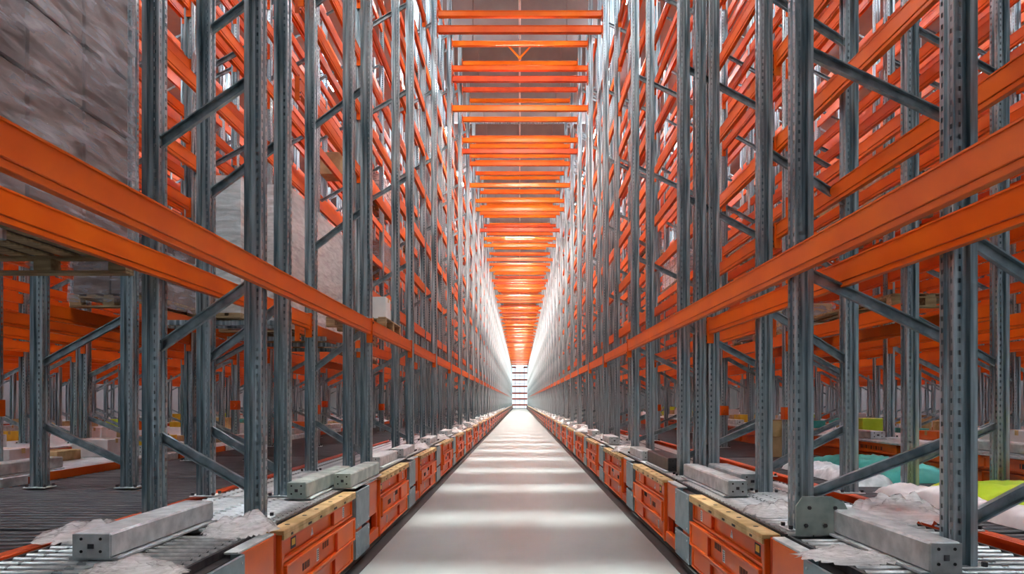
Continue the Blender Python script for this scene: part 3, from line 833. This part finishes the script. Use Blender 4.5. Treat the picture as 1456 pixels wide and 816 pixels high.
make_load(-3.29, 9.85, ZS, .86, 2.85, 1.80, 2, 5, 5, 'carton_pale', 'pinkish white wrapped load behind the double left posts', 'film_thick', 1)
def support(y, x0=2.54, x1=3.83):
    r = empty('support_bar', (-x0, y, ZS-.062)); tag(r, 'grey steel bar under a pallet spanning between the left rows', 'support bar', 'pallet support bars on the left')
    m = MB(); m.box(0, x1-x0, -.03, .03, 0, .055, 'steel', .004); child('bar', m.mesh('bar', True), r)
for y in (1.9, 3.35, 7.15, 7.45, 8.95, 9.9, 10.9): support(y)
# white carton on a low empty pallet
p = link('pallet', pallet_mesh(.8, 1.2), None, (-2.2, 9.75, ZB)); tag(p, 'empty wooden pallet on the left beams past the double posts', 'pallet')
def carton(x, y, z, w, l, h, key, label, group=None, rz=0):
    r = empty('carton', (x, y, z), (0, 0, rz)); tag(r, label, 'carton', group)
    m = MB(); m.box(-w/2, w/2, -l/2, l/2, 0, h, key, .006); child('body', m.mesh('body'), r)
    m = MB(); m.box(-w/2-.001, w/2+.001, -.03, .03, h-.06, h+.001, 'beige'); child('tape', m.mesh('tape'), r)
carton(-1.97, 9.55, ZB+.14, .26, .34, .30, 'white', 'small white carton standing above the left front beam')
carton(-4.1, 15.1, CAMZ+4.955, .5, .5, .48, 'carton_tan', 'tan carton high on a beam behind the left rows')
# second row loads left and right
def row_load(s, R, yi, lv, h, key, what, w=.84, l=2.3, ny=4, nz=3, wrap=True):
    h = min(h, .76); ys = R['ys']; y = (ys[yi]+ys[yi+1])/2
    make_load(s*(R['x']+R['W']/2+.07), y, CAMZ+LV[lv]+.004, w, l, h, 2, ny, nz, key, '%s, %s level of the %s row %s, after its %s frame' % (what, LVN[lv], R['key'], SIDE[s], ORD[yi+1]), 'film', wrap=wrap)
Rl2, Rl3, Rr2, Rr3 = ROWS[0], ROWS[1], ROWS[7], ROWS[8]
row_load(-1, Rl2, 2, 0, 1.1, 'carton_mauve', 'grey brown carton load')
row_load(-1, Rl2, 3, 1, .95, 'carton_pale', 'pale wrapped load'); row_load(-1, Rl2, 5, 0, 1.1, 'carton_tan', 'tan carton load')
row_load(-1, Rl2, 6, 5, 1.1, 'carton_pale', 'pale wrapped load'); row_load(-1, Rl3, 4, 3, 1.1, 'carton_mauve', 'grey brown load')
row_load(-1, Rl2, 6, 3, 1.1, 'carton_mauve', 'grey brown load'); row_load(-1, Rl2, 8, 5, 1.1, 'carton_pale', 'pale wrapped load')
row_load(1, Rr2, 2, 0, .16, 'pallet_wood', 'plank stack', nz=1, wrap=False); row_load(1, Rr2, 3, 0, .5, 'carton_tan', 'low tan carton load', nz=1)
row_load(1, Rr3, 4, 0, .7, 'carton_mauve', 'low grey brown load', nz=2); row_load(1, Rr2, 5, 2, .9, 'carton_pale', 'pale wrapped load')
row_load(1, Rr3, 5, 3, 1.1, 'carton_mauve', 'grey brown load'); row_load(1, Rr2, 7, 4, 1.1, 'carton_dark', 'brown carton load'); row_load(1, Rr3, 3, 2, .8, 'carton_tan', 'tan load')

# ------------------------------------------------------------------ things lying on the right deck
def bundle(name, x, y, z, w, l, h, key, label, cat, seed, kx=5):
    m = MB(); nx, ny = 16, 36; V = []
    for i in range(nx+1):
        for j in range(ny+1):
            u, v = i/nx*2-1, j/ny*2-1
            e = (1-abs(u)**6)**.5*(1-abs(v)**8)**.5
            z_ = h*e*(.72+.38*noise.noise(Vector((u*1.5*kx/5+seed, v*5, seed)))) + .02*noise.noise(Vector((u*9, v*20, seed)))*e
            V.append((u*w/2*(1+.05*noise.noise(Vector((v*6, seed, 0)))), v*l/2, max(0, z_)))
    Fc = [(i*(ny+1)+j, (i+1)*(ny+1)+j, (i+1)*(ny+1)+j+1, i*(ny+1)+j+1) for i in range(nx) for j in range(ny)]
    m.poly(V, Fc, key)
    o = link(name, m.mesh(name), None, (x, y, z)); tag(o, label, cat)
    for p in o.data.polygons: p.use_smooth = True
ZD = .693
bundle('tarpaulin_bundle', 4.35, 5.5, ZD, .85, 2.4, .19, 'lime', 'lime green tarpaulin bundle lying on the right deck', 'tarpaulin', 2.2)
bundle('tarpaulin_bundle', 4.45, 8.5, ZD, .9, 2.2, .22, 'teal', 'teal tarpaulin bundle farther along the right deck', 'tarpaulin', 5.2)
bundle('film_bundle', 3.66, 5.5, ZD, .40, 2.4, .16, 'carton_pale', 'pale folded sheet bundle before the lime tarpaulin', 'sheet', 7.7)
bundle('film_bundle', 3.70, 8.1, ZD, .45, 2.0, .16, 'steel_light', 'grey sheet bundle beside the teal tarpaulin', 'sheet', 9.7)
carton(4.3, 11.2, ZD, .6, .6, .32, 'carton_tan', 'beige carton on the right deck, lower of two'); carton(4.3, 11.2, ZD+.325, .55, .55, .26, 'beige', 'beige carton on top of another on the right deck')
# clutter on the second base and platforms
rc = random.Random(11)
for s in (-1, 1):
    for R, xs, zt, off in (('third', (5.95, 6.3), B2Z[s], 1.1), ('fourth', (8.5, 8.95), .80, .2), ('fifth', (10.3, 10.75), .80, 1.7), ('sixth', (13.5, 13.95), .80, .9)):
        for q in range(1, 10):
          for e in (.85, 1.75, 2.45):
            y = off+3.12*q+e
            if rc.random() < .15: continue
            x = rc.uniform(*xs); k = rc.choice(['carton_pale', 'carton_tan', 'lime', 'teal', 'yellow', 'white', 'steel_light', 'base_orange', 'white', 'beige', 'white'])
            cn = {'carton_pale':'pale','carton_tan':'tan','lime':'lime green','teal':'teal','yellow':'yellow','white':'white','steel_light':'silver','base_orange':'orange','beige':'beige'}[k]
            carton(s*x, y, zt, rc.uniform(.35, .55), rc.uniform(.35, .6), rc.uniform(.12, .34), k, 'small %s box on the base of the %s row %s of the aisle' % (cn, R, SIDE[s]), '%s boxes, %s row %s' % (cn, R, SIDE[s]))
for i in range(7):
    y = 6.8+i*3.12; make_bar(-1, 5.35, y, B2Z[-1], 1.2, .22, .14, 'steel_light', 'silver bar on the white edge of the second left base, %s from camera' % ORD[i+1])
    make_bar(1, 5.10, y, B2Z[1], 1.2, .22, .12, 'steel_light', 'silver bar on top of the tall orange right base, %s from camera' % ORD[i+1])

# ------------------------------------------------------------------ world, camera
w = bpy.data.worlds.new('World'); bpy.context.scene.world = w; w.use_nodes = True
bg = w.node_tree.nodes['Background']; bg.inputs[0].default_value = (.80, .90, 1, 1); bg.inputs[1].default_value = 1.15
sl = bpy.data.lights.new('Sun', 'SUN'); sl.energy = 6; sl.angle = math.radians(4); sl.color = (1, .97, .93); so = bpy.data.objects.new('Sun', sl); COL.objects.link(so); so.rotation_euler = (math.radians(-2), 0, 0)
cd = bpy.data.cameras.new('Camera'); cam = bpy.data.objects.new('Camera', cd); COL.objects.link(cam)
cam.location = (0, 0, CAMZ); cam.rotation_euler = (math.pi/2, 0, 0)
cd.sensor_width = 36; cd.lens = F/1456*36; cd.clip_end = 400; cd.clip_start = .05
cd.shift_x = -11/1456; cd.shift_y = 163/1456
sc = bpy.context.scene; sc.camera = cam
sc.view_settings.view_transform = 'Standard'; sc.view_settings.look = 'None'; sc.view_settings.gamma = 1; sc.view_settings.use_curve_mapping = False
sc.view_settings.exposure = 0.28
sc.cycles.max_bounces = 7; sc.cycles.diffuse_bounces = 4; sc.cycles.glossy_bounces = 3; sc.cycles.transparent_max_bounces = 12
sc.cycles.use_denoising = True; sc.cycles.use_light_tree = True
sc.cycles.caustics_reflective = False; sc.cycles.caustics_refractive = False
sc.cycles.sample_clamp_indirect = 8
print('objects', len(bpy.data.objects), 'frames cand', len(cand), 'beams', len(bc))
